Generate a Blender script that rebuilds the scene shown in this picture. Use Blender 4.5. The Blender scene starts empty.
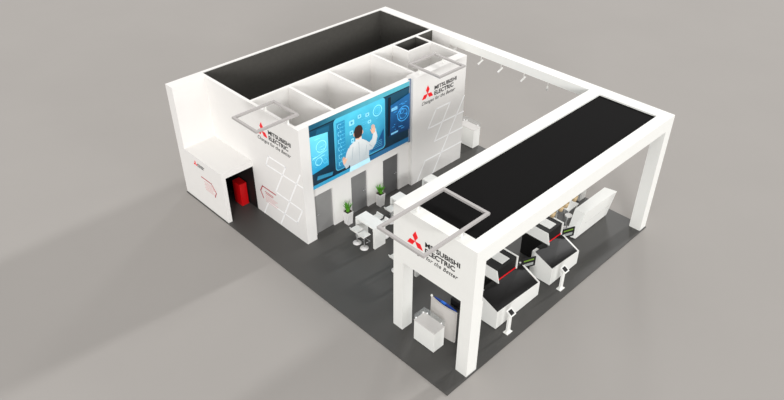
import bpy, bmesh, math, random
from mathutils import Vector, Matrix
random.seed(7)
S = bpy.context.scene
COL = S.collection

# ------------------------------------------------------------------ materials
def lin(c):
    return tuple((v / 255 / 12.92) if v / 255 <= .04045 else ((v / 255 + .055) / 1.055) ** 2.4 for v in c)
def mat(name, rgb, rough=.5, metal=0., noise=.0, scale=8., emit=0., bump=0., spec=.5, alpha=1., trans=0.):
    m = bpy.data.materials.new(name); m.use_nodes = True
    nt = m.node_tree; b = nt.nodes['Principled BSDF']
    c = lin(rgb)
    b.inputs['Roughness'].default_value = rough; b.inputs['Metallic'].default_value = metal
    b.inputs['Specular IOR Level'].default_value = spec
    b.inputs['Base Color'].default_value = (*c, 1)
    if noise or bump:
        tc = nt.nodes.new('ShaderNodeTexCoord'); n = nt.nodes.new('ShaderNodeTexNoise')
        n.inputs['Scale'].default_value = scale; n.inputs['Detail'].default_value = 6
        nt.links.new(tc.outputs['Object'], n.inputs['Vector'])
        if noise:
            r = nt.nodes.new('ShaderNodeValToRGB')
            r.color_ramp.elements[0].position = .3; r.color_ramp.elements[1].position = .7
            r.color_ramp.elements[0].color = (*[v * (1 - noise) for v in c], 1)
            r.color_ramp.elements[1].color = (*[min(1, v * (1 + noise)) for v in c], 1)
            nt.links.new(n.outputs['Fac'], r.inputs['Fac']); nt.links.new(r.outputs['Color'], b.inputs['Base Color'])
        if bump:
            bp = nt.nodes.new('ShaderNodeBump'); bp.inputs['Strength'].default_value = bump
            nt.links.new(n.outputs['Fac'], bp.inputs['Height']); nt.links.new(bp.outputs['Normal'], b.inputs['Normal'])
    if emit:
        b.inputs['Emission Color'].default_value = (*c, 1); b.inputs['Emission Strength'].default_value = emit
    b.inputs['Alpha'].default_value = alpha
    b.inputs['Transmission Weight'].default_value = trans
    return m

M = {}
M['ground'] = mat('studio_ground', (164, 160, 156), .9, noise=.012, scale=.25, spec=.1)
M['carpet'] = mat('carpet', (73, 72, 70), .5, noise=.06, scale=60, bump=.03, spec=.4)
M['white'] = mat('white_paint', (240, 240, 236), .55, noise=.008, scale=3)
M['wall'] = mat('white_wall', (236, 234, 231), .6, noise=.008, scale=3)
M['print'] = mat('white_film', (252, 252, 252), .4, noise=.003, scale=4, emit=.08)
M['black'] = mat('black_lining', (80, 78, 74), .8, noise=.06, scale=6, spec=.2)
M['fabric'] = mat('black_fabric', (15, 14, 14), .9, noise=.15, scale=40, bump=.05, spec=.1)
M['grey'] = mat('grey_tube', (176, 172, 170), .5, noise=.01)
M['chrome'] = mat('brushed_steel', (190, 190, 192), .3, .9, noise=.02)
M['red'] = mat('red_logo', (232, 8, 24), .5, noise=.01, emit=.12)
M['redbox'] = mat('red_lacquer', (205, 4, 12), .45, noise=.03)
M['ink'] = mat('black_ink', (22, 20, 20), .5, noise=.02)
M['tag'] = mat('grey_ink', (44, 42, 42), .5, noise=.02)
M['redline'] = mat('dark_red_print', (186, 66, 74), .5, noise=.02)
M['palered'] = mat('faded_red_print', (226, 186, 184), .5, noise=.02)
M['door1'] = mat('door_metal_light', (164, 163, 162), .3, .35, noise=.04, scale=2)
M['door2'] = mat('door_metal_mid', (152, 152, 152), .25, .4, noise=.05, scale=2)
M['door3'] = mat('door_metal_dark', (108, 108, 108), .35, .3, noise=.05, scale=2)
M['pot'] = mat('white_pot', (236, 234, 232), .5, noise=.01)
M['leaf'] = mat('leaf_green', (86, 160, 34), .5, noise=.25, scale=14)
M['soil'] = mat('soil', (52, 40, 30), .95, noise=.3, scale=30)
M['glossblack'] = mat('black_hood', (20, 19, 19), .45, noise=.1, scale=5, spec=.25)
M['matblack'] = mat('black_panel', (24, 23, 23), .6, noise=.06, scale=5, spec=.3)
M['green'] = mat('screen_green', (104, 140, 44), .4, noise=.3, scale=24, emit=.04)
M['scrwhite'] = mat('screen_white', (150, 154, 152), .4, noise=.35, scale=22, emit=.03)
M['beige'] = mat('warm_lens', (196, 172, 132), .5, noise=.05, emit=.05)
M['glass'] = mat('clear_acrylic', (200, 205, 205), .1, noise=.01, alpha=.16)
M['countertop'] = mat('pale_grey_top', (214, 211, 208), .45, noise=.01)
M['blue'] = mat('screen_blue', (14, 62, 150), .3, noise=.25, scale=6, emit=.15)
M['panelgrey'] = mat('pale_grey_panel', (206, 202, 198), .6, noise=.01)
M['body'] = mat('dark_console', (60, 60, 60), .6, noise=.05)
M['cyanlt'] = mat('screen_light_blue', (40, 110, 210), .3, noise=.1, emit=.2)

# ------------------------------------------------------------------ mesh builder
class MB:
    def __init__(s): s.bm = bmesh.new(); s.mi = 0; s.mats = []
    def use(s, m):
        if m not in s.mats: s.mats.append(m)
        s.mi = s.mats.index(m); return s
    def _f(s, vs):
        try: f = s.bm.faces.new(vs); f.material_index = s.mi; return f
        except ValueError: return None
    def box(s, x0, x1, y0, y1, z0, z1, bev=0):
        t = bmesh.new()
        v = [t.verts.new((x, y, z)) for x in (x0, x1) for y in (y0, y1) for z in (z0, z1)]
        for q in ((0,1,3,2),(4,6,7,5),(0,4,5,1),(2,3,7,6),(0,2,6,4),(1,5,7,3)): t.faces.new([v[i] for i in q])
        if bev: bmesh.ops.bevel(t, geom=t.edges[:], offset=bev, segments=2, affect='EDGES', profile=.5)
        return s.merge(t)
    def merge(s, t, matx=None):
        if matx: t.transform(matx)
        mp = {}
        for v in t.verts: mp[v] = s.bm.verts.new(v.co)
        for f in t.faces:
            n = s._f([mp[v] for v in f.verts])
            if n: n.smooth = f.smooth
        t.free(); return s
    def hull8(s, lo, hi):
        """two quads (bottom, top), same winding"""
        a = [s.bm.verts.new(p) for p in lo]; b = [s.bm.verts.new(p) for p in hi]; n = len(a)
        s._f(a[::-1]); s._f(b)
        for i in range(n): s._f([a[i], a[(i+1) % n], b[(i+1) % n], b[i]])
        return s
    def lathe(s, cx, cy, prof, n=20, axis=None):
        rings = []
        for r, z in prof:
            rings.append([s.bm.verts.new((cx + r*math.cos(2*math.pi*i/n), cy + r*math.sin(2*math.pi*i/n), z)) for i in range(n)])
        for a, b in zip(rings, rings[1:]):
            for i in range(n):
                f = s._f([a[i], a[(i+1) % n], b[(i+1) % n], b[i]])
                if f: f.smooth = True
        s._f(rings[0][::-1]); s._f(rings[-1]); return s
    def tube(s, p, q, r, r2=None, n=10):
        p, q = Vector(p), Vector(q); d = (q - p).normalized()
        u = d.orthogonal().normalized(); w = d.cross(u); r2 = r if r2 is None else r2
        A = [s.bm.verts.new(p + r*(u*math.cos(2*math.pi*i/n) + w*math.sin(2*math.pi*i/n))) for i in range(n)]
        B = [s.bm.verts.new(q + r2*(u*math.cos(2*math.pi*i/n) + w*math.sin(2*math.pi*i/n))) for i in range(n)]
        for i in range(n):
            f = s._f([A[i], A[(i+1) % n], B[(i+1) % n], B[i]])
            if f: f.smooth = True
        s._f(A[::-1]); s._f(B); return s
    def build(s, name, m=None, parent=None):
        if m is not None and not s.mats: s.mats = [m]
        bmesh.ops.recalc_face_normals(s.bm, faces=s.bm.faces[:])
        me = bpy.data.meshes.new(name); s.bm.to_mesh(me); s.bm.free()
        for x in s.mats: me.materials.append(x)
        o = bpy.data.objects.new(name, me); COL.objects.link(o)
        if parent is not None: o.parent = parent
        return o

def structure(o): o['kind'] = 'structure'; return o
def tag(o, label, cat, group=None):
    o['label'] = label; o['category'] = cat
    if group: o['group'] = group
    return o
def empty(name, loc=(0, 0, 0), rz=0):
    o = bpy.data.objects.new(name, None); COL.objects.link(o); o.location = loc; o.rotation_euler = (0, 0, rz)
    o.empty_display_size = .2; return o
def thing(name, label, cat, loc=(0, 0, 0), rz=0, group=None): return tag(empty(name, loc, rz), label, cat, group)
def dup(root, loc, rz, label, group=None):
    r = root.copy(); COL.objects.link(r); r.location = loc; r.rotation_euler = (0, 0, rz); r['label'] = label
    if group: r['group'] = group
    for ch in list(root.children):
        c = ch.copy(); COL.objects.link(c); c.parent = r
        for g in list(ch.children):
            d = g.copy(); COL.objects.link(d); d.parent = c
    return r

H = 5.12
LX, LY = 12.0, 15.19
# ------------------------------------------------------------------ setting
g = MB(); g.box(-150, 150, -150, 150, -.3, -.035); structure(g.build('ground', M['ground']))
g = MB(); g.box(0, LX, 0, LY, -.035, 0); structure(g.build('floor', M['carpet']))

# outer left wall with black lining in the storage room
w = MB(); w.box(.04, 11.5, 15.05, LY, 0, H); w.box(.04, 1.5, 14.69, 15.05, 0, H); wl = structure(w.build('wall_left', M['wall']))
w = MB(); w.box(1.63, 11.5, 15.03, 15.05, 0, H - .03); w.build('black_lining', M['black'], wl)
w = MB(); w.box(11.5, LX, 10.53, LY, 0, H); wb = structure(w.build('wall_back', M['wall']))
w = MB(); w.box(11.48, 11.5, 11.75, 15.03, 0, H - .03); w.build('black_lining', M['black'], wb)
w = MB(); w.box(11.5, LX, 3.33, 10.53, 4.75, H); structure(w.build('trim_1', M['white']))

# front wall (facing the left aisle), carries the lattice and the chevron
w = MB(); w.box(1.5, 1.63, 8.68, 15.05, 0, H); w.box(1.63, 1.97, 8.68, 9.0, 0, H); wf = structure(w.build('wall_front', M['wall']))
w = MB(); w.box(1.63, 1.65, 11.75, 15.03, 0, H - .03); w.build('black_lining', M['black'], wf)
w = MB(); w.box(1.48, 1.5, 12.0, 14.67, 0, 2.1); w.build('entry_lining', M['matblack'], wf)
# middle wall between storage and the rooms
w = MB(); w.box(1.63, 11.5, 11.62, 11.75, 0, H); wm = structure(w.build('wall_middle', M['wall']))
w = MB(); w.box(1.65, 11.48, 11.75, 11.77, 0, H - .03); w.build('black_lining', M['black'], wm)
w = MB(); w.box(10.53, 11.5, 11.6, 11.62, 0, H - .02); w.build('passage_lining', M['black'], wm)
w = MB(); w.box(1.66, 11.47, 11.78, 15.02, 0, .012); structure(w.build('floor_storage', M['matblack']))

# screen wall with three door openings
doors = [(2.14, 3.04), (4.0, 4.88), (5.76, 6.66)]
w = MB(); xs = [1.97] + [v for d in doors for v in d] + [7.28]
for i in range(0, 8, 2): w.box(xs[i], xs[i+1], 8.88, 9.0, 0, 1.87)
w.box(1.97, 7.28, 8.88, 9.0, 1.87, H); ws = structure(w.build('wall_screen', M['wall']))
for i, (a, b) in enumerate(doors):
    d = MB(); d.box(a, b, 8.95, 8.99, .01, 1.87); do = structure(d.build('door_%d' % (i+1), M['door%d' % (i+1)]))
    h = MB(); hx = b - .1 if i else a + .1
    h.tube((hx, 8.95, .92), (hx, 8.91, .92), .02); h.tube((hx, 8.91, .92), (hx + (-.12 if i else .12), 8.91, .92), .014); h.build('door_handle', M['chrome'], do)
# partitions between the rooms
for x in (3.32, 5.29, 7.69):
    w = MB(); w.box(x, x + .12, 9.0, 11.62, 0, H) if x < 7 else w.box(x, x + .12, 9.1, 11.62, 0, H)
    structure(w.build('wall_partition', M['wall']))
# logo tower on the right
w = MB(); w.box(7.28, 10.53, 8.7, 9.1, 0, H); wt = structure(w.build('wall_tower', M['wall']))
w = MB(); w.box(10.41, 10.53, 9.1, 11.62, 0, H); wr = structure(w.build('wall_right', M['wall']))
w = MB(); w.box(10.39, 10.41, 10.77, 11.6, 0, H - .03); w.build('black_lining', M['black'], wr)
w = MB(); w.box(8.98, 10.41, 10.65, 10.75, 0, H); wc = structure(w.build('wall_closet', M['wall']))
w = MB(); w.box(9.1, 10.41, 10.75, 10.77, 0, H - .03); w.build('black_lining', M['black'], wc)
w = MB(); w.box(8.98, 9.08, 10.75, 11.62, 0, H); wc2 = structure(w.build('wall_closet', M['wall']))
w = MB(); w.box(9.08, 9.1, 10.75, 11.62, 0, H - .03); w.build('black_lining', M['black'], wc2)
w = MB(); w.box(9.1, 10.39, 11.6, 11.62, 0, H - .03); w.build('black_lining', M['black'], wm)

# entrance annex
w = MB(); w.box(.04, .22, 12.0, 14.69, 0, 2.36); we = structure(w.build('wall_entry', M['wall']))
w = MB(); w.box(.22, .24, 12.03, 14.67, 0, 2.08); w.build('black_lining', M['black'], we)
w = MB(); w.box(.22, 1.5, 12.0, 14.69, 2.1, 2.36); structure(w.build('ceiling_entry', M['wall']))
w = MB(); w.box(.24, 1.48, 14.67, 14.69, 0, 2.1); w.build('entry_lining', M['matblack'], wl)

# ------------------------------------------------------------------ flat prints on walls
def frame_fn(kind, c):
    """maps (s right, z up, d outwards) onto a wall plane"""
    if kind == 'X': return lambda s, z, d: (c - d, -s, z)        # wall facing -X: reading direction is -Y
    return lambda s, z, d: (s, c - d, z)                          # wall facing -Y: reading direction is +X
def stroke(mb, fn, p, q, wd, d0=.0, d1=.004, bary=True):
    (a, b), (c, e) = p, q; L = math.hypot(c-a, e-b); nx, nz = -(e-b)/L*wd/2, (c-a)/L*wd/2
    ex, ez = (c-a)/L*wd/2, (e-b)/L*wd/2
    P = [(a+nx-ex, b+nz-ez), (a-nx-ex, b-nz-ez), (c-nx+ex, e-nz+ez), (c+nx+ex, e+nz+ez)]
    mb.hull8([fn(x, z, d0) for x, z in P], [fn(x, z, d1) for x, z in P])
def plate(mb, fn, pts, d0, d1):
    mb.hull8([fn(x, z, d0) for x, z in pts], [fn(x, z, d1) for x, z in pts])
def text_mesh(body, name, fn, s0, s1, z0, z1, d, m, parent, bold=0., shear=0., spacing=1., capital='H'):
    cu = bpy.data.curves.new(name, 'FONT'); cu.body = body; cu.size = 1; cu.offset = bold; cu.shear = shear
    cu.space_character = spacing; cu.resolution_u = 3
    to = bpy.data.objects.new(name, cu); COL.objects.link(to); bpy.context.view_layer.update()
    dg = bpy.context.evaluated_depsgraph_get()
    me = bpy.data.meshes.new_from_object(to.evaluated_get(dg)); bpy.data.objects.remove(to); bpy.data.curves.remove(cu)
    xs_ = [v.co.x for v in me.vertices]; ys_ = [v.co.y for v in me.vertices]
    ax, bx = min(xs_), max(xs_); ay, by = min(ys_), max(ys_)
    for v in me.vertices:
        v.co = fn(s0 + (v.co.x-ax)/(bx-ax)*(s1-s0), z0 + (v.co.y-ay)/(by-ay)*(z1-z0), d)
    me.materials.clear(); me.materials.append(m)
    o = bpy.data.objects.new(name, me); COL.objects.link(o); o.parent = parent; return o
def logo(kind, c, s0, label, k=1., zc=4.0, base=(0, 0, 0), tagline=True):
    """s0 = centre of the emblem along the reading direction; z = zc is the emblem's base"""
    f0 = frame_fn(kind, c); fn = lambda s, z, d: f0(s0 + s*k, zc + z*k, d)
    t = thing('logo_sign', label, 'sign', group='logos on the stand')
    e = MB()
    hw, hh = .145, .27         # three diamonds around a centre
    cx, cz = 0., .20
    L = .37
    for ang in (90, 210, 330):
        a = math.radians(ang); u = (math.cos(a), math.sin(a)); v = (-u[1], u[0])
        P = [(cx, cz), (cx + u[0]*L/2 + v[0]*.107, cz + u[1]*L/2 + v[1]*.107), (cx + u[0]*L, cz + u[1]*L), (cx + u[0]*L/2 - v[0]*.107, cz + u[1]*L/2 - v[1]*.107)]
        plate(e, fn, P, 0, .012)
    e.build('emblem', M['red'], t)
    text_mesh('MITSUBISHI', 'wordmark', fn, .41, 1.78, .225, .41, .006, M['ink'], t, bold=.03)
    text_mesh('ELECTRIC', 'wordmark', fn, .41, 1.60, -.02, .175, .006, M['ink'], t, bold=.03)
    if tagline: text_mesh('Changes for the Better', 'tagline', fn, -.33, 1.73, -.30, -.09, .006, M['tag'], t, bold=.012, shear=.35, spacing=1.1)
    return t
logo('X', 1.5, -10.98, 'red three-diamond emblem with black lettering on left white wall beside red cabinet entrance', zc=3.97)
logo('Y', 8.7, 8.15, 'red three-diamond emblem with black lettering high on tower right of blue screen', zc=3.97)
logo('X', .94, -2.40, 'red three-diamond emblem with black lettering on front fascia of canopy', zc=3.97)
logo('X', .04, -13.93, 'tiny red emblem with grey lettering on the low entrance wall', k=.37, zc=1.93, tagline=False)

lat = MB(); fn = frame_fn('Y', 8.7)
R = [((8.72,3.24),(9.6,3.24)), ((8.72,3.24),(8.25,2.47)), ((9.6,3.24),(8.7,1.66)), ((8.25,2.47),(10.53,2.44)), ((8.7,1.66),(10.53,1.62)),
     ((10.53,3.22),(8.66,-.0)), ((8.13,.9),(10.53,.87)), ((8.13,.9),(7.66,.05)), ((9.6,2.45),(10.05,3.2))]
for p, q in R[:8]: stroke(lat, fn, p, q, .06)
lat.build('lattice_graphic', M['print'], wt)
lat = MB(); fn = frame_fn('X', 1.5)
R = [((-10.75,3.14),(-9.67,3.14)), ((-10.75,3.14),(-10.98,2.66)), ((-10.98,2.66),(-8.7,2.7)), ((-9.67,3.14),(-10.51,1.62)), ((-8.8,3.2),(-10.4,.1)),
     ((-10.51,1.60),(-8.85,1.55)), ((-8.85,1.55),(-9.26,.76)), ((-11.14,.77),(-9.26,.76)), ((-11.14,.77),(-11.54,.04))]
for p, q in R: stroke(lat, fn, p, q, .06)
lat.build('lattice_graphic', M['print'], wf)
ch = MB(); ch.use(M['redline'])
for p, q in (((-11.45,1.42),(-10.56,1.42)), ((-11.45,1.42),(-11.62,1.12)), ((-11.62,1.12),(-11.47,.82))): stroke(ch, fn, p, q, .05, d1=.006)
ch.use(M['redline'])
for i, (a, b) in enumerate(((-11.3, -10.75), (-11.25, -10.8))): stroke(ch, fn, (a, 1.22 - i*.07), (b, 1.22 - i*.07), .028, d1=.006)
ch.use(M['palered'])
for i in range(5): stroke(ch, fn, (-11.3, 1.04 - i*.075), (-10.5 - .1*(i % 3), 1.04 - i*.075), .022, d1=.006)
ch.build('chevron_graphic', None, wf)
ch = MB(); fn = frame_fn('X', .04); ch.use(M['redline'])
for p, q in (((-13.62,1.5),(-12.88,1.5)), ((-12.88,1.5),(-12.6,1.18)), ((-12.6,1.18),(-12.75,.92))): stroke(ch, fn, p, q, .045, d1=.006)
ch.use(M['palered'])
for i in range(6): stroke(ch, fn, (-13.45 + .05*(i % 2), 1.36 - i*.075), (-12.85 + .08*(i % 3), 1.36 - i*.075), .024, d1=.006)
ch.build('chevron_graphic', None, we)

# ------------------------------------------------------------------ red cabinets in the entrance
t = thing('red_cabinet', 'tall red cabinet standing in the black entrance niche', 'cabinet', (1.25, 12.8, 0))
b = MB(); b.box(-.17, .17, -.26, .26, .03, 1.1, .008); b.build('body', M['redbox'], t)
b = MB(); b.box(-.15, .15, -.24, .24, 0, .03); b.build('plinth', M['black'], t)
b = MB(); b.box(-.15, .15, -.272, -.26, .07, 1.06, .003); dd = b.build('door', M['redbox'], t)
b = MB(); b.tube((-.11, -.285, .5), (-.11, -.285, .66), .01); b.build('handle', M['redbox'], dd)
b = MB(); b.box(.24, .27, 12.15, 12.7, 1.2, 2.0, .004); pn = b.build('red_wall_panel', M['redbox'])
tag(pn, 'red panel on the inside of the entrance wall by the opening edge', 'panel')

# ------------------------------------------------------------------ video wall
SM = {}
def sm(name, rgb, e=.28):
    if name not in SM: SM[name] = mat('image_' + name, rgb, .35, noise=.06, scale=5, emit=e)
    return SM[name]
def sgrad(name, c0, c1, z0, z1, axis=2, e=.25):
    m = bpy.data.materials.new('image_' + name); m.use_nodes = True; nt = m.node_tree; b = nt.nodes['Principled BSDF']
    b.inputs['Roughness'].default_value = .35
    tc = nt.nodes.new('ShaderNodeTexCoord'); sp = nt.nodes.new('ShaderNodeSeparateXYZ'); mr = nt.nodes.new('ShaderNodeMapRange'); r = nt.nodes.new('ShaderNodeValToRGB')
    n = nt.nodes.new('ShaderNodeTexNoise'); n.inputs['Scale'].default_value = 2.2; n.inputs['Detail'].default_value = 5
    ad = nt.nodes.new('ShaderNodeMath'); ad.operation = 'MULTIPLY_ADD'; ad.inputs[1].default_value = .5; ad.inputs[2].default_value = -.25
    a2 = nt.nodes.new('ShaderNodeMath'); a2.operation = 'ADD'
    nt.links.new(tc.outputs['Object'], sp.inputs[0]); nt.links.new(sp.outputs[axis], mr.inputs['Value']); nt.links.new(tc.outputs['Object'], n.inputs['Vector'])
    mr.inputs['From Min'].default_value = z0; mr.inputs['From Max'].default_value = z1
    nt.links.new(n.outputs['Fac'], ad.inputs[0]); nt.links.new(ad.outputs[0], a2.inputs[0]); nt.links.new(mr.outputs[0], a2.inputs[1])
    nt.links.new(a2.outputs[0], r.inputs[0])
    r.color_ramp.elements[0].color = (*lin(c0), 1); r.color_ramp.elements[1].color = (*lin(c1), 1)
    nt.links.new(r.outputs[0], b.inputs['Base Color']); nt.links.new(r.outputs[0], b.inputs['Emission Color']); b.inputs['Emission Strength'].default_value = e
    return m
vw = thing('video_wall', 'large blue video wall showing a man in white lab coat touching a glowing screen', 'screen')
b = MB(); b.box(1.99, 7.17, 8.79, 8.88, 2.27, 5.07); b.build('casing', M['white'], vw)
b = MB(); b.box(7.17, 7.27, 8.80, 8.86, 2.2, 5.1); b.build('reflection_strip', mat('blue_reflection', (118, 134, 158), .2, noise=.03), vw)  # bluish reflection between screen and tower, put into a coloured strip
im = MB(); scr = frame_fn('Y', 8.79)
X0, X1, Z0, Z1 = 2.0, 7.16, 2.28, 5.05
LAY = [0]
def lay(m, pts, top=False):
    im.use(m); LAY[0] += 1; d = .003 + LAY[0]*.0004
    vs = [im.bm.verts.new(scr(x, z, d)) for x, z in pts]; im._f(vs)
def rect(m, x0, x1, z0, z1): lay(m, [(x0, z0), (x1, z0), (x1, z1), (x0, z1)])
def rrect(m, x0, x1, z0, z1, r=.12):
    P = []
    for cx, cz, a0 in ((x1-r, z0+r, -90), (x1-r, z1-r, 0), (x0+r, z1-r, 90), (x0+r, z0+r, 180)):
        for k in range(6): a = math.radians(a0 + k*18); P.append((cx + r*math.cos(a), cz + r*math.sin(a)))
    lay(m, P)
def disc(m, cx, cz, r, n=22, ry=None):
    ry = ry or r; lay(m, [(cx + r*math.cos(2*math.pi*i/n), cz + ry*math.sin(2*math.pi*i/n)) for i in range(n)])
def seg(m, p, q, wd):
    (a, b_), (c, e) = p, q; L = math.hypot(c-a, e-b_) or 1; nx, nz = -(e-b_)/L*wd/2, (c-a)/L*wd/2
    lay(m, [(a+nx, b_+nz), (a-nx, b_-nz), (c-nx, e-nz), (c+nx, e+nz)])
def ring(m, cx, cz, r, wd=.03, n=22, a0=0, a1=360):
    im.use(m); LAY[0] += 1; d = .003 + LAY[0]*.0004; k = n
    A = [math.radians(a0 + (a1-a0)*i/k) for i in range(k+1)]
    o = [im.bm.verts.new(scr(cx + r*math.cos(a), cz + r*math.sin(a), d)) for a in A]
    i_ = [im.bm.verts.new(scr(cx + (r-wd)*math.cos(a), cz + (r-wd)*math.sin(a), d)) for a in A]
    for j in range(k): im._f([o[j], o[j+1], i_[j+1], i_[j]])
def hull_blob(m, pts): lay(m, pts)
dk = sgrad('background', (6, 34, 52), (14, 74, 100), 2.3, 5.0)
rect(dk, X0, X1, Z0, Z1)
rect(sgrad('top_band', (20, 84, 110), (84, 176, 194), 2.2, 5.2, 0), X0, X1, 4.83, Z1)
rect(sm('dark_line', (8, 30, 46)), X0, X1, 4.80, 4.85)
rect(sm('band', (48, 150, 190)), X0, X1, Z0, 2.44)
rect(sm('band_dark', (28, 96, 140)), 4.9, X1, Z0, 2.5)
lay(sm('desk', (44, 132, 168)), [(2.25, 2.62), (3.0, 2.52), (3.05, 2.66), (2.3, 2.78)])
# left hologram panel
lay(sgrad('left_panel', (36, 160, 210), (120, 226, 244), 2.9, 4.7), [(X0, 2.95), (2.86, 3.06), (2.9, 4.47), (X0, 4.58)])
lay(sm('panel_dim', (24, 92, 122)), [(2.35, 4.56), (2.95, 4.48), (2.98, 4.72), (2.4, 4.75)])
ln = sm('glow', (150, 228, 242), .45); l2 = sm('glow_soft', (100, 200, 226), .4)
ring(ln, 2.55, 4.0, .25, .03); ring(l2, 2.55, 4.0, .16, .025); ring(l2, 2.22, 3.85, .14, .02); ring(ln, 2.4, 3.4, .17, .025); ring(l2, 2.7, 3.3, .1, .02)
for i in range(16):
    x = random.uniform(2.05, 2.8); z = random.uniform(3.1, 4.4); seg(random.choice((ln, l2)), (x, z), (min(2.84, x + random.uniform(.05, .25)), z), .02)
seg(ln, (2.1, 3.6), (2.8, 3.75), .025)
# main hologram board
rrect(sm('board_edge', (86, 186, 216)), 3.18, 5.80, 2.58, 4.86, .16)
rrect(sgrad('board', (12, 98, 152), (84, 204, 232), 2.4, 5.0), 3.21, 5.77, 2.61, 4.83, .15)
rect(sm('board_col', (40, 140, 184)), 3.3, 3.72, 2.72, 4.66)
for i in range(11):
    z = 2.85 + i*.165; ring(l2 if i % 2 else ln, 3.44 + .1*(i % 2), z, .09, .016, 14, 20, 250)
    seg(l2, (3.32, z + .08), (3.7, z + .08), .012)
for (x, z, w_, h_) in ((4.05, 4.40, .26, .22), (4.45, 4.52, .18, .16), (4.85, 4.44, .2, .16), (4.02, 3.98, .18, .18), (4.95, 4.1, .18, .14), (5.22, 3.6, .16, .14), (4.06, 3.62, .14, .2)):
    rrect(sm('icon', (140, 212, 232), .4), x - w_/2, x + w_/2, z - h_/2, z + h_/2, .04)
    disc(sm('icon_dot', (60, 160, 204)), x, z, min(w_, h_)*.25)
ring(ln, 5.38, 4.42, .24, .03); ring(l2, 5.38, 4.42, .15, .02)
for i in range(12):
    x = random.uniform(4.2, 5.4); z = random.uniform(3.6, 4.6); seg(l2, (x, z), (x + random.uniform(.08, .3), z), .014)
lay(sm('sweep', (20, 78, 128)), [(4.95, 2.7), (5.7, 2.7), (5.7, 3.5), (5.3, 2.95)])
for i in range(4): seg(l2, (5.05, 2.8 + i*.08), (5.6, 2.8 + i*.08), .012)
# right hologram panel
lay(sgrad('right_panel', (6, 40, 84), (28, 104, 162), 2.8, 4.6), [(6.0, 2.98), (X1, 2.9), (X1, 4.55), (6.08, 4.36)])
lay(sm('blk', (6, 18, 32)), [(5.95, 3.02), (6.04, 3.02), (6.1, 4.75), (5.95, 4.75)])
gb = sm('glow_blue', (64, 160, 224), .6)
ring(gb, 6.8, 3.75, .34, .03); ring(gb, 6.8, 3.75, .22, .02); ring(gb, 6.72, 3.9, .12, .02)
rrect(sm('mini', (120, 190, 226)), 6.12, 6.46, 4.08, 4.22, .03); rrect(sm('mini'if 0 else 'mini', (120, 190, 226)), 6.1, 6.5, 3.02, 3.1, .03)
for i in range(22):
    x = random.uniform(6.12, 6.95); z = random.uniform(3.1, 4.3); seg(gb, (x, z), (min(7.1, x + random.uniform(.04, .22)), z), .018)
# man in a lab coat
coat = sgrad('coat', (170, 182, 188), (222, 226, 226), 2.3, 3.6, e=.25); skin = sm('skin', (224, 178, 152), .35); hair = sm('hair', (58, 40, 36), .15); fold = sm('fold', (168, 180, 186), .3)
lay(sm('coat_lower', (176, 220, 232), .4), [(3.82, Z0), (4.95, Z0), (4.86, 2.62), (3.9, 2.62)])
lay(skin, [(4.17, 3.35), (4.52, 3.35), (4.5, 3.8), (4.2, 3.8)])
lay(coat, [(3.9, 2.5), (4.86, 2.5), (4.9, 3.0), (4.86, 3.22), (4.62, 3.46), (4.45, 3.55), (4.28, 3.52), (4.12, 3.56), (3.9, 3.46), (3.76, 3.2), (3.74, 2.9)])
lay(coat, [(3.82, 3.4), (3.98, 3.2), (3.92, 2.75), (3.8, 2.56), (3.66, 2.52), (3.56, 2.74), (3.64, 2.98), (3.7, 3.2)])
lay(coat, [(4.7, 3.4), (4.9, 3.2), (5.06, 3.3), (5.12, 3.56), (5.28, 3.56), (5.34, 3.3), (5.26, 3.02), (5.05, 2.82), (4.86, 2.85), (4.7, 3.05)])
disc(skin, 4.14, 3.86, .05, 12, .09); disc(skin, 4.55, 3.82, .05, 12, .09)
disc(skin, 4.35, 3.83, .19, 20, .28)
lay(hair, [(4.14, 3.78), (4.2, 3.66), (4.35, 3.62), (4.5, 3.66), (4.55, 3.78), (4.57, 3.98), (4.5, 4.13), (4.36, 4.19), (4.2, 4.14), (4.12, 3.98)])
lay(coat, [(4.18, 3.56), (4.35, 3.48), (4.52, 3.54), (4.5, 3.62), (4.35, 3.56), (4.2, 3.63)])
for p, q in (((4.05, 3.35), (3.98, 2.8)), ((4.35, 3.45), (4.38, 2.55)), ((4.75, 3.15), (4.7, 2.7)), ((4.9, 3.1), (5.05, 2.95))): seg(fold, p, q, .025)
lay(skin, [(5.05, 3.52), (5.2, 3.54), (5.24, 3.68), (5.2, 3.78), (5.06, 3.76), (5.0, 3.66)])
for i, (x, l) in enumerate(((5.05, .17), (5.09, .2), (5.14, .18), (5.18, .13))): seg(skin, (x, 3.72), (x - .02 + i*.008, 3.74 + l), .036)
seg(skin, (5.04, 3.62), (4.97, 3.76), .04)
lay(skin, [(3.54, 2.76), (3.66, 2.8), (3.68, 2.96), (3.6, 3.0), (3.5, 2.94)])
for i, (x, l) in enumerate(((3.52, .1), (3.56, .14), (3.6, .13), (3.64, .09))): seg(skin, (x, 2.93), (x - .02, 2.97 + l), .032)
seg(skin, (3.66, 2.86), (3.74, 2.98), .034)
im.build('screen_image', None, vw)

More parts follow.
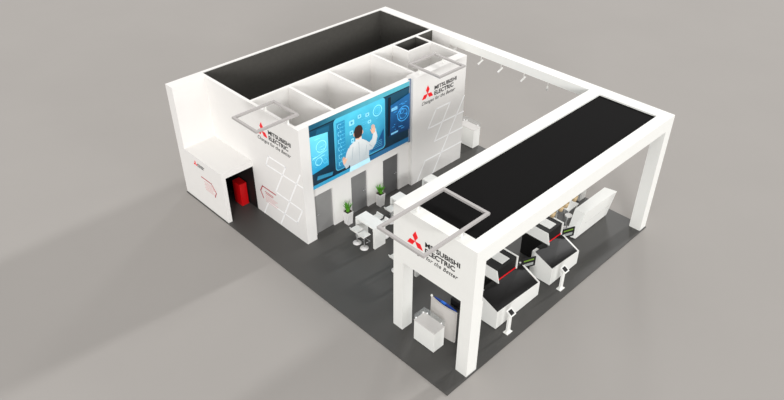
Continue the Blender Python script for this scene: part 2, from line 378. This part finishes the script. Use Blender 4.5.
# ------------------------------------------------------------------ canopy
cn = thing('canopy', 'tall white canopy on square columns with black recessed roof panel', 'canopy')
b = MB(); b.box(.94, 1.37, .05, 3.33, 3.0, H); b.build('front_fascia', M['white'], cn)
b = MB(); b.box(11.46, LX, .05, 3.33, 4.58, H); b.build('rear_fascia', M['white'], cn)
b = MB(); b.box(1.37, 11.46, .05, .48, 4.58, H); b.build('side_beam', M['white'], cn)
b = MB(); b.box(1.37, 11.46, 2.84, 3.33, 4.58, H); b.build('side_beam', M['white'], cn)
b = MB(); b.box(1.37, 11.46, .48, 2.84, 4.98, 5.06); b.build('roof_panel', M['fabric'], cn)
for x0, x1, y0, y1, z in ((.94, 1.42, .05, .5, 3.0), (.94, 1.4, 2.9, 3.33, 3.0), (11.56, LX, .05, .52, 4.58), (11.56, LX, 2.88, 3.33, 4.58)):
    b = MB(); b.box(x0, x1, y0, y1, 0, z); b.build('column', M['white'], cn)

# ------------------------------------------------------------------ light frames above the logos
def light_frame(x0, x1, y0, y1, posts, label):
    cx, cy = (x0+x1)/2, (y0+y1)/2; t = thing('light_frame', label, 'light frame', (cx, cy, H), 0, 'square light frames above the logos')
    w_ = .095; z0, z1 = .18, .26
    O = [(x0-cx, y0-cy), (x1-cx, y0-cy), (x1-cx, y1-cy), (x0-cx, y1-cy)]
    I = [(x0-cx+w_, y0-cy+w_), (x1-cx-w_, y0-cy+w_), (x1-cx-w_, y1-cy-w_), (x0-cx+w_, y1-cy-w_)]
    b = MB(); V = {}
    for nm, L in (('o', O), ('i', I)):
        for i, (x, y) in enumerate(L):
            for k, z in enumerate((z0, z1)): V[nm, i, k] = b.bm.verts.new((x, y, z))
    for i in range(4):
        j = (i+1) % 4
        b._f([V['o', i, 0], V['o', j, 0], V['o', j, 1], V['o', i, 1]]); b._f([V['i', i, 0], V['i', j, 0], V['i', j, 1], V['i', i, 1]])
        for k in (0, 1): b._f([V['o', i, k], V['o', j, k], V['i', j, k], V['i', i, k]])
    b.build('tube_ring', M['grey'], t)
    for x, y in posts:
        b = MB(); b.box(x-cx-.03, x-cx+.03, y-cy-.03, y-cy+.03, 0, z0); b.build('support_post', M['white'], t)
light_frame(.18, 2.02, 9.26, 10.73, ((1.565, 9.32), (1.565, 10.67)), 'grey square light frame above left wall logo over the room tops')
light_frame(7.78, 9.32, 7.74, 9.46, ((7.84, 8.9), (9.26, 8.9)), 'grey square light frame above the tower beside the blue screen')
light_frame(-.44, 2.34, .78, 2.60, ((1.15, .84), (1.15, 2.54)), 'large grey square light frame over canopy fascia')

# ------------------------------------------------------------------ spotlights
def spot(name, loc, d, label, group, lens, stem, r=.06, L=.26):
    t = thing(name, label, 'spotlight', loc, 0, group)
    b = MB(); b.lathe(0, 0, ((.05, -.02), (.05, 0)), 12); b.build('mounting_plate', M['white'], t)
    b = MB(); b.tube((0, 0, -.02), (0, 0, -stem), .014); b.build('stem', M['white'], t)
    d = Vector(d).normalized(); p = Vector((0, 0, -stem))
    b = MB(); b.tube(p - d*L*.4, p + d*L*.6, r*.8, r, 14); hd = b.build('lamp_head', M['beige'] if lens is M['beige'] else M['white'], t)
    b = MB(); b.tube(p + d*(L*.6), p + d*(L*.6 + .012), r*.85, r*.85, 14); b.build('lens', lens, hd)
ys_ = (10.40, 8.78, 7.68, 6.47, 5.27)
nm = ('nearest the white logo tower', 'second from the logo tower', 'middle one of the five', 'second from the canopy', 'nearest the canopy, pointing straight down')
for i, y in enumerate(ys_):
    spot('beam_spotlight', (11.62, y, 4.75), (-1, 0, -.35) if i < 4 else (0, 0, -1), 'small white spotlight under the back beam, ' + nm[i], 'spotlights under the back beam', M['print'], .3 if i < 4 else .3, .045, .3 if i < 4 else .16)

# ------------------------------------------------------------------ display counters with glass guard
def counter(name, cx, cy, label, w_, l_, h=.9):
    t = thing(name, label, 'counter', (cx, cy, 0)); a, c = w_/2, l_/2
    b = MB(); b.box(-a, a, -c, c, .02, h - .02, .006); b.build('cabinet_body', M['white'], t)
    b = MB(); b.box(-a - .01, a + .01, -c - .01, c + .01, h - .02, h, .003); b.build('countertop', M['countertop'], t)
    b = MB(); b.box(-a + .02, a - .02, -c + .02, c - .02, 0, .02); b.build('plinth', M['black'], t)
    gt = h + .24
    for nm_, q in (('x', (a - .012, a, -c, c)), ('y', (-a, a - .012, c - .012, c))):
        b = MB(); b.box(q[0], q[1], q[2], q[3], h, gt); gp = b.build('glass_guard', M['glass'], t)
        for k in (.15, .85):
            b = MB()
            if nm_ == 'x': b.box(a - .03, a + .01, -c + l_*k - .02, -c + l_*k + .02, h + .02, h + .06)
            else: b.box(-a + w_*k - .02, -a + w_*k + .02, c - .03, c + .01, h + .02, h + .06)
            b.build('clamp', M['print'], gp)
counter('display_counter', 1.175, 1.9, 'white display counter with glass guard between the front canopy columns', .49, .9)
counter('display_counter', 11.77, 9.28, 'white display counter with glass guard at back edge behind the logo tower', .46, .95, 1.0)

# information console behind the front counter
t = thing('information_console', 'light grey panelled console with curved blue screen behind front counter', 'console', (1.75, 1.84, 0))
b = MB(); pts = []
n = 10
for i in range(n+1):
    y = .54 - 1.1*i/n; bow = .06*math.sin(math.pi*i/n); pts.append((y, bow))
for (y0, b0), (y1, b1) in zip(pts, pts[1:]):
    b.hull8([(-b0, y0, 0), (-b1, y1, 0), (.06-b1, y1, 0), (.06-b0, y0, 0)], [(-b0, y0, 1.36), (-b1, y1, 1.36), (.06-b1, y1, 1.36), (.06-b0, y0, 1.36)])
bmesh.ops.remove_doubles(b.bm, verts=b.bm.verts[:], dist=.0005)
b.build('front_panel', M['panelgrey'], t)
b = MB(); b.hull8([(.06, -.54, 0), (.42, -.5, 0), (.42, .46, 0), (.06, .5, 0)], [(.06, -.54, 1.3), (.42, -.5, 1.2), (.42, .46, 1.2), (.06, .5, 1.3)]); b.build('body', M['body'], t)
b = MB(); b.use(M['blue'])
for i in range(n):
    f0, f1 = i/n, (i+1)/n; y0, y1 = .46 - .98*f0, .46 - .98*f1; w0, w1 = .02 + .05*math.sin(math.pi*f0), .02 + .05*math.sin(math.pi*f1)
    b.use(M['cyanlt'] if i in (3, 4) else M['blue'])
    b.hull8([(.06, y0, 1.3), (.06, y1, 1.3), (.06 + w1, y1, 1.3), (.06 + w0, y0, 1.3)], [(.06, y0, 1.36), (.06, y1, 1.36), (.06 + w1, y1, 1.37), (.06 + w0, y0, 1.37)])
b.build('curved_screen', None, t)
b = MB(); b.box(.3, .42, -.5, -.05, 1.2, 1.5, .008); b.build('monitor', M['matblack'], t)
b = MB(); b.lathe(.03, .54, ((.03, 1.36), (.045, 1.39), (.03, 1.43)), 12); b.build('knob', M['white'], t)

# ------------------------------------------------------------------ machine tools
def machine(x0, x1, bx0, bx1, label, po=.3):
    t = thing('machine_tool', label, 'machine', (x0, .69, 0), 0, 'machine tools under the canopy'); W = x1 - x0; B0, B1 = bx0 - x0, bx1 - x0
    yb, yk = .80, .92
    b = MB()
    prof = lambda x, zf, zb: [(x, 0, .03), (x, 0, zf), (x, yb, zb), (x, yk, zb), (x, yk, .03)]
    zf0, zb0, zf1, zb1 = .80, 1.12, .65, 1.02
    b.hull8(prof(0, zf0, zb0), prof(W, zf1, zb1)); b.build('body', M['white'], t)
    b = MB(); b.box(.06, W - .06, .05, yk - .05, 0, .03); b.build('plinth', M['black'], t)
    def sl(x, y): # height of the sloping top
        f = x / W; zf = zf0 + (zf1 - zf0)*f; zb = zb0 + (zb1 - zb0)*f; return zf + (zb - zf)*y/yb
    b = MB(); q = [(.02, .02), (W - .10, .02), (W - .10, yb - .005), (.02, yb - .005)]
    b.hull8([(x, y, sl(x, y)) for x, y in q], [(x, y, sl(x, y) + .02) for x, y in q]); b.build('hood', M['glossblack'], t)
    b = MB(); b.box(B0, B1 - .06, yb + .01, 1.9, 1.03, 1.58); b.build('upper_cabinet', M['matblack'], t)
    b = MB(); b.box(B0 + .02, B1 - .02, yk, 1.9, .02, 1.0); b.build('rear_cabinet', M['matblack'], t)
    b = MB(); b.hull8([(.28, yb - .004, sl(.28, yb) - .02), (W - .1, yb - .004, sl(W - .1, yb) - .02), (W - .1, yk + .004, sl(W - .1, yb) - .02), (.28, yk + .004, sl(.28, yb) - .02)], [(.28, yb - .004, sl(.28, yb) + .02), (W - .1, yb - .004, sl(W - .1, yb) + .02), (W - .1, yk + .004, sl(W - .1, yb) + .02), (.28, yk + .004, sl(.28, yb) + .02)]); b.build('rear_cover', M['glossblack'], t)
    b = MB(); b.hull8([(B0 - .03, yb - .12, 1.10), (B0 - .03, 1.9, 1.10), (B0, 1.9, 1.10), (B0, yb - .12, 1.10)], [(B0 - .03, yb, 1.58), (B0 - .03, 1.9, 1.58), (B0, 1.9, 1.58), (B0, yb, 1.58)]); b.build('side_panel', M['white'], t)
    b = MB(); b.box(B1 - .06, B1, yb - .03, 1.9, 1.02, 1.6); b.build('side_panel', M['white'], t)
    b = MB(); b.box(B0 + po, B0 + po + .41, yb + .12, 1.9, 1.58, 1.6); b.build('top_plate', M['white'], t)
    b = MB(); b.hull8([(B0, yb - .015, 1.10), (B1 - .06, yb - .015, 1.075), (B1 - .06, yb + .01, 1.075), (B0, yb + .01, 1.10)], [(B0, yb - .015, 1.135), (B1 - .06, yb - .015, 1.11), (B1 - .06, yb + .01, 1.11), (B0, yb + .01, 1.135)]); b.build('red_strip', M['red'], t)
    # control panel on an arm at the right end
    c = MB(); c.tube((W - .12, .83, 1.0), (W + .02, .80, 1.10), .02); c.tube((W + .02, .8, 1.1), (W + .1, .78, 1.1), .02); ar = c.build('control_arm', M['matblack'], t)
    u = Vector((.46, -.185, 0)); nrm = Vector((-.37, -.93, 0)); p0 = Vector((W - .08, .80, .82)); 
    def pan(s0, s1, z0, z1, d0, d1):
        P = [p0 + u*s + nrm*d for s, d in ((s0, d0), (s1, d0), (s1, d1), (s0, d1))]
        return [tuple(v + Vector((0, 0, z0))) for v in P], [tuple(v + Vector((0, 0, z1))) for v in P]
    c = MB(); c.hull8(*pan(0, 1.12, 0, .42, 0, .04)); cp = c.build('control_panel', M['matblack'], t)
    c = MB(); c.hull8(*pan(.12, .96, .30, .36, .04, .046)); c.build('green_header', M['green'], cp)
    c = MB(); c.hull8(*pan(.18, .94, .08, .2, .04, .046)); c.build('display', M['scrwhite'], cp)
machine(3.2, 5.6, 4.09, 5.22, 'white machine tool with sloping black hood, nearer the front column', .4)
machine(6.3, 8.05, 7.03, 7.96, 'white machine tool with sloping black hood, beside the slanted white unit', .24)

# slanted white unit at the end
t = thing('slanted_unit', 'large plain white slanted machine unit at far end of canopy', 'machine', (9.25, 1.5, 0))
b = MB(); b.hull8([(0, .05, .04), (2.25, .05, .04), (2.25, .45, .04), (-.08, .45, .04)], [(.3, 0, 1.14), (2.58, -.03, 1.1), (2.42, .45, 1.14), (.29, .45, 1.14)])
b.build('body', M['white'], t)
b = MB(); b.box(.08, 2.15, .1, .42, 0, .04); b.build('plinth', M['black'], t)
b = MB(); b.hull8([(.5, .02, .55), (2.2, .005, .55), (2.2, .02, .55), (.5, .035, .55)], [(.5, .012, .56), (2.2, -.003, .56), (2.2, .012, .56), (.5, .027, .56)]); b.build('seam', M['grey'], t)

# tablet stands in front of the machines
def stand(x, y, label):
    t = thing('tablet_stand', label, 'stand', (x, y, 0), 0, 'tablet stands by the machines')
    b = MB(); b.box(-.14, .14, -.10, .10, 0, .02, .004); b.build('base_plate', M['white'], t)
    b = MB(); b.box(-.09, .09, -.03, .03, .02, .86); b.build('post', M['white'], t)
    b = MB(); b.hull8([(-.13, -.14, .86), (.13, -.14, .86), (.13, .09, 1.0), (-.13, .09, 1.0)], [(-.13, -.15, .88), (.13, -.15, .88), (.13, .08, 1.02), (-.13, .08, 1.02)]); h = b.build('holder', M['white'], t)
    b = MB(); b.hull8([(-.085, -.11, .904), (.085, -.11, .904), (.085, .04, .995), (-.085, .04, .995)], [(-.085, -.116, .914), (.085, -.116, .914), (.085, .034, 1.005), (-.085, .034, 1.005)]); b.build('tablet', M['matblack'], h)
stand(3.42, .34, 'white tablet stand in front of machine nearest the front column')
stand(6.48, .33, 'white tablet stand in front of machine beside slanted unit')

# ------------------------------------------------------------------ high tables and stools
def table(x, y, label, w_=.56, l_=1.1, h=1.0):
    t = thing('high_table', label, 'table', (x, y, 0), 0, 'white high tables'); a, c = w_/2, l_/2
    b = MB(); b.box(-a, a, -c, c, h - .07, h, .005); b.build('tabletop', M['white'], t)
    for s in (-1, 1):
        b = MB(); y0 = s*(c - .1) ; b.box(-a, a, min(y0, s*c), max(y0, s*c), 0, h - .07); b.build('end_panel', M['white'], t)
    return t
table(3.44, 7.17, 'white high table with two stools in front of the left door')
table(5.33, 7.17, 'white high table partly behind canopy top, in front of the right door')
table(7.2, 7.17, 'white high table end showing below the logo tower')
table(3.44, 4.95, 'white high table mostly hidden behind front canopy column')
def stool(name='bar_stool'):
    t = empty(name)
    b = MB(); b.lathe(0, 0, ((.17, 0), (.17, .012), (.06, .03), (.025, .05)), 24); b.build('base', M['pot'], t)
    b = MB(); b.tube((0, 0, .04), (0, 0, .66), .022); b.build('post', M['chrome'], t)
    b = MB(); b.box(-.19, .19, -.18, .18, .66, .70, .015); st = b.build('seat', M['white'], t)
    b = MB(); b.hull8([(-.19, -.18, .70), (-.15, -.18, .70), (-.15, .18, .70), (-.19, .18, .70)], [(-.22, -.18, .78), (-.19, -.18, .78), (-.19, .18, .78), (-.22, .18, .78)]); b.build('backrest', M['white'], t)
    b = MB(); P = [(.02, -.1, .3), (.2, -.12, .3), (.2, .12, .3), (.02, .1, .3)]
    for p, q in zip(P, P[1:]): b.tube(p, q, .01, n=8)
    b.build('footrest', M['chrome'], t); return t
proto = stool()
SG = 'white stools at the high tables'
sp = [(2.95, 7.42, 0, 'white bar stool at left table, the one nearer the doors'), (2.93, 6.98, 0, 'white bar stool at left table, the one nearer the open aisle'),
      (4.0, 7.42, math.pi, 'white bar stool behind left table, nearer the plants'), (4.0, 6.95, math.pi, 'white bar stool behind left table, beside light frame corner'),
      (4.82, 7.45, 0, 'white bar stool beside the middle table next to right planter'), 
      (2.9, 5.2, 0, 'white bar stool peeking out left of front canopy column')]
for i, (x, y, rz, lab) in enumerate(sp):
    if i == 0:
        proto.location = (x, y, 0); proto.rotation_euler = (0, 0, rz); tag(proto, lab, 'stool', SG)
    else: dup(proto, (x, y, 0), rz, lab)
# table and round stool at the far end
t = thing('meeting_table', 'low white meeting table behind the slanted unit', 'table', (10.1, 2.6, 0))
b = MB(); b.box(-.35, .35, -.3, .3, .71, .75, .006); b.build('tabletop', M['white'], t)
for x in (-.3, .3):
    for y in (-.25, .25):
        b = MB(); b.box(x - .02, x + .02, y - .02, y + .02, 0, .71); b.build('leg', M['white'], t)
t = thing('round_stool', 'round pale stool beside the slanted white unit', 'stool', (9.62, 2.22, 0))
b = MB(); b.lathe(0, 0, ((.13, .6), (.15, .62), (.15, .65), (.13, .67)), 20); b.build('seat', M['wall'], t)
b = MB(); b.tube((0, 0, .02), (0, 0, .6), .02); b.build('post', M['chrome'], t)
b = MB(); b.lathe(0, 0, ((.14, 0), (.14, .012), (.03, .025)), 20); b.build('base', M['pot'], t)

# ------------------------------------------------------------------ planters
def planter(x, y, label):
    t = thing('potted_plant', label, 'plant', (x, y, 0), 0, 'planters between the doors')
    b = MB(); a, c = .12, .15
    b.hull8([(-a, -a, 0), (a, -a, 0), (a, a, 0), (-a, a, 0)], [(-c, -c, .6), (c, -c, .6), (c, c, .6), (-c, c, .6)]); b.build('planter', M['pot'], t)
    b = MB(); b.box(-.13, .13, -.13, .13, .6, .612); b.build('soil', M['soil'], t)
    b = MB()
    for i in range(26):
        a0 = random.uniform(0, 2*math.pi); r0 = random.uniform(.0, .09); px, py = r0*math.cos(a0), r0*math.sin(a0)
        hgt = random.uniform(.26, .46); lean = random.uniform(.05, .2); w_ = random.uniform(.022, .036)
        dx, dy = math.cos(a0), math.sin(a0); tx, ty = -dy, dx; prev = None; nseg = 5
        for k in range(nseg + 1):
            f = k/nseg; cx = px + dx*lean*f*f; cy = min(.2, py + dy*lean*f*f); z = .61 + hgt*f; ww = w_*(1 - .2*(1-f))*(1 - f**3) + .002
            cur = [b.bm.verts.new((cx - tx*ww, cy - ty*ww, z)), b.bm.verts.new((cx + dx*.008, cy + dy*.008, z)), b.bm.verts.new((cx + tx*ww, cy + ty*ww, z))]
            if prev:
                b._f([prev[0], prev[1], cur[1], cur[0]]); b._f([prev[1], prev[2], cur[2], cur[1]])
            prev = cur
    b.build('leaves', M['leaf'], t)
planter(3.54, 8.60, 'green leafy plant in tall white planter, between left and middle doors')
planter(5.33, 8.60, 'green leafy plant in tall white planter, between middle and right doors')

# ------------------------------------------------------------------ spotlights inside the canopy
nm = ('leftmost', 'second from left', 'third from left', 'rightmost')
for i, x in enumerate((4.98, 5.43, 5.70, 6.2)):
    spot('canopy_spotlight', (x, .27, 4.576), (0, .3, -1), 'small warm spotlight under canopy side beam, %s of the four' % nm[i], 'spotlights under the canopy beam', M['beige'], .34, .085, .2)

# ------------------------------------------------------------------ light
W = bpy.data.worlds.new('studio'); S.world = W; W.use_nodes = True
bg = W.node_tree.nodes['Background']; bg.inputs[0].default_value = (1, .985, .97, 1); bg.inputs[1].default_value = .78
def area(loc, target, size, power, spread=math.pi):
    l = bpy.data.lights.new('softbox', 'AREA'); l.energy = power; l.size = size; l.spread = spread
    o = bpy.data.objects.new('softbox', l); COL.objects.link(o); o.location = loc
    o.rotation_euler = (Vector(target) - Vector(loc)).to_track_quat('-Z', 'Y').to_euler(); return o
def sun(direction, strength, ang):
    l = bpy.data.lights.new('sun', 'SUN'); l.energy = strength; l.angle = math.radians(ang)
    o = bpy.data.objects.new('sun', l); COL.objects.link(o); o.location = (0, 0, 30)
    o.rotation_euler = Vector(direction).to_track_quat('-Z', 'Y').to_euler(); return o
sun((1, 1, -.3), 1.5, 14)          # soft key from the front corner
sun((-1, .08, -.42), 1.5, 4)       # from the far right, throws the column shadow along the carpet
sun((-.86, -.5, -.45), .42, 8)      # from behind, throws the soft shadow to the left
sun((.4, .5, -1), .35, 20)  # added fill from high up, lifts the annex roof
sun((-.15, 1, -.3), .4, 12)  # added low fill from the machine side, brightens the machine fronts

# ------------------------------------------------------------------ camera
cam = bpy.data.cameras.new('camera'); co = bpy.data.objects.new('camera', cam); COL.objects.link(co)
cam.sensor_fit = 'HORIZONTAL'; cam.sensor_width = 36; cam.lens = 697.457*36/784; cam.clip_end = 500
yaw, pitch = 0.79798, 0.62745
co.location = (-10.88197, -8.72410, 17.45584)
d = Vector((math.cos(yaw)*math.cos(pitch), math.sin(yaw)*math.cos(pitch), -math.sin(pitch)))
co.rotation_euler = d.to_track_quat('-Z', 'Y').to_euler()
S.camera = co
S.view_settings.view_transform = 'Standard'; S.view_settings.look = 'None'; S.view_settings.exposure = 0
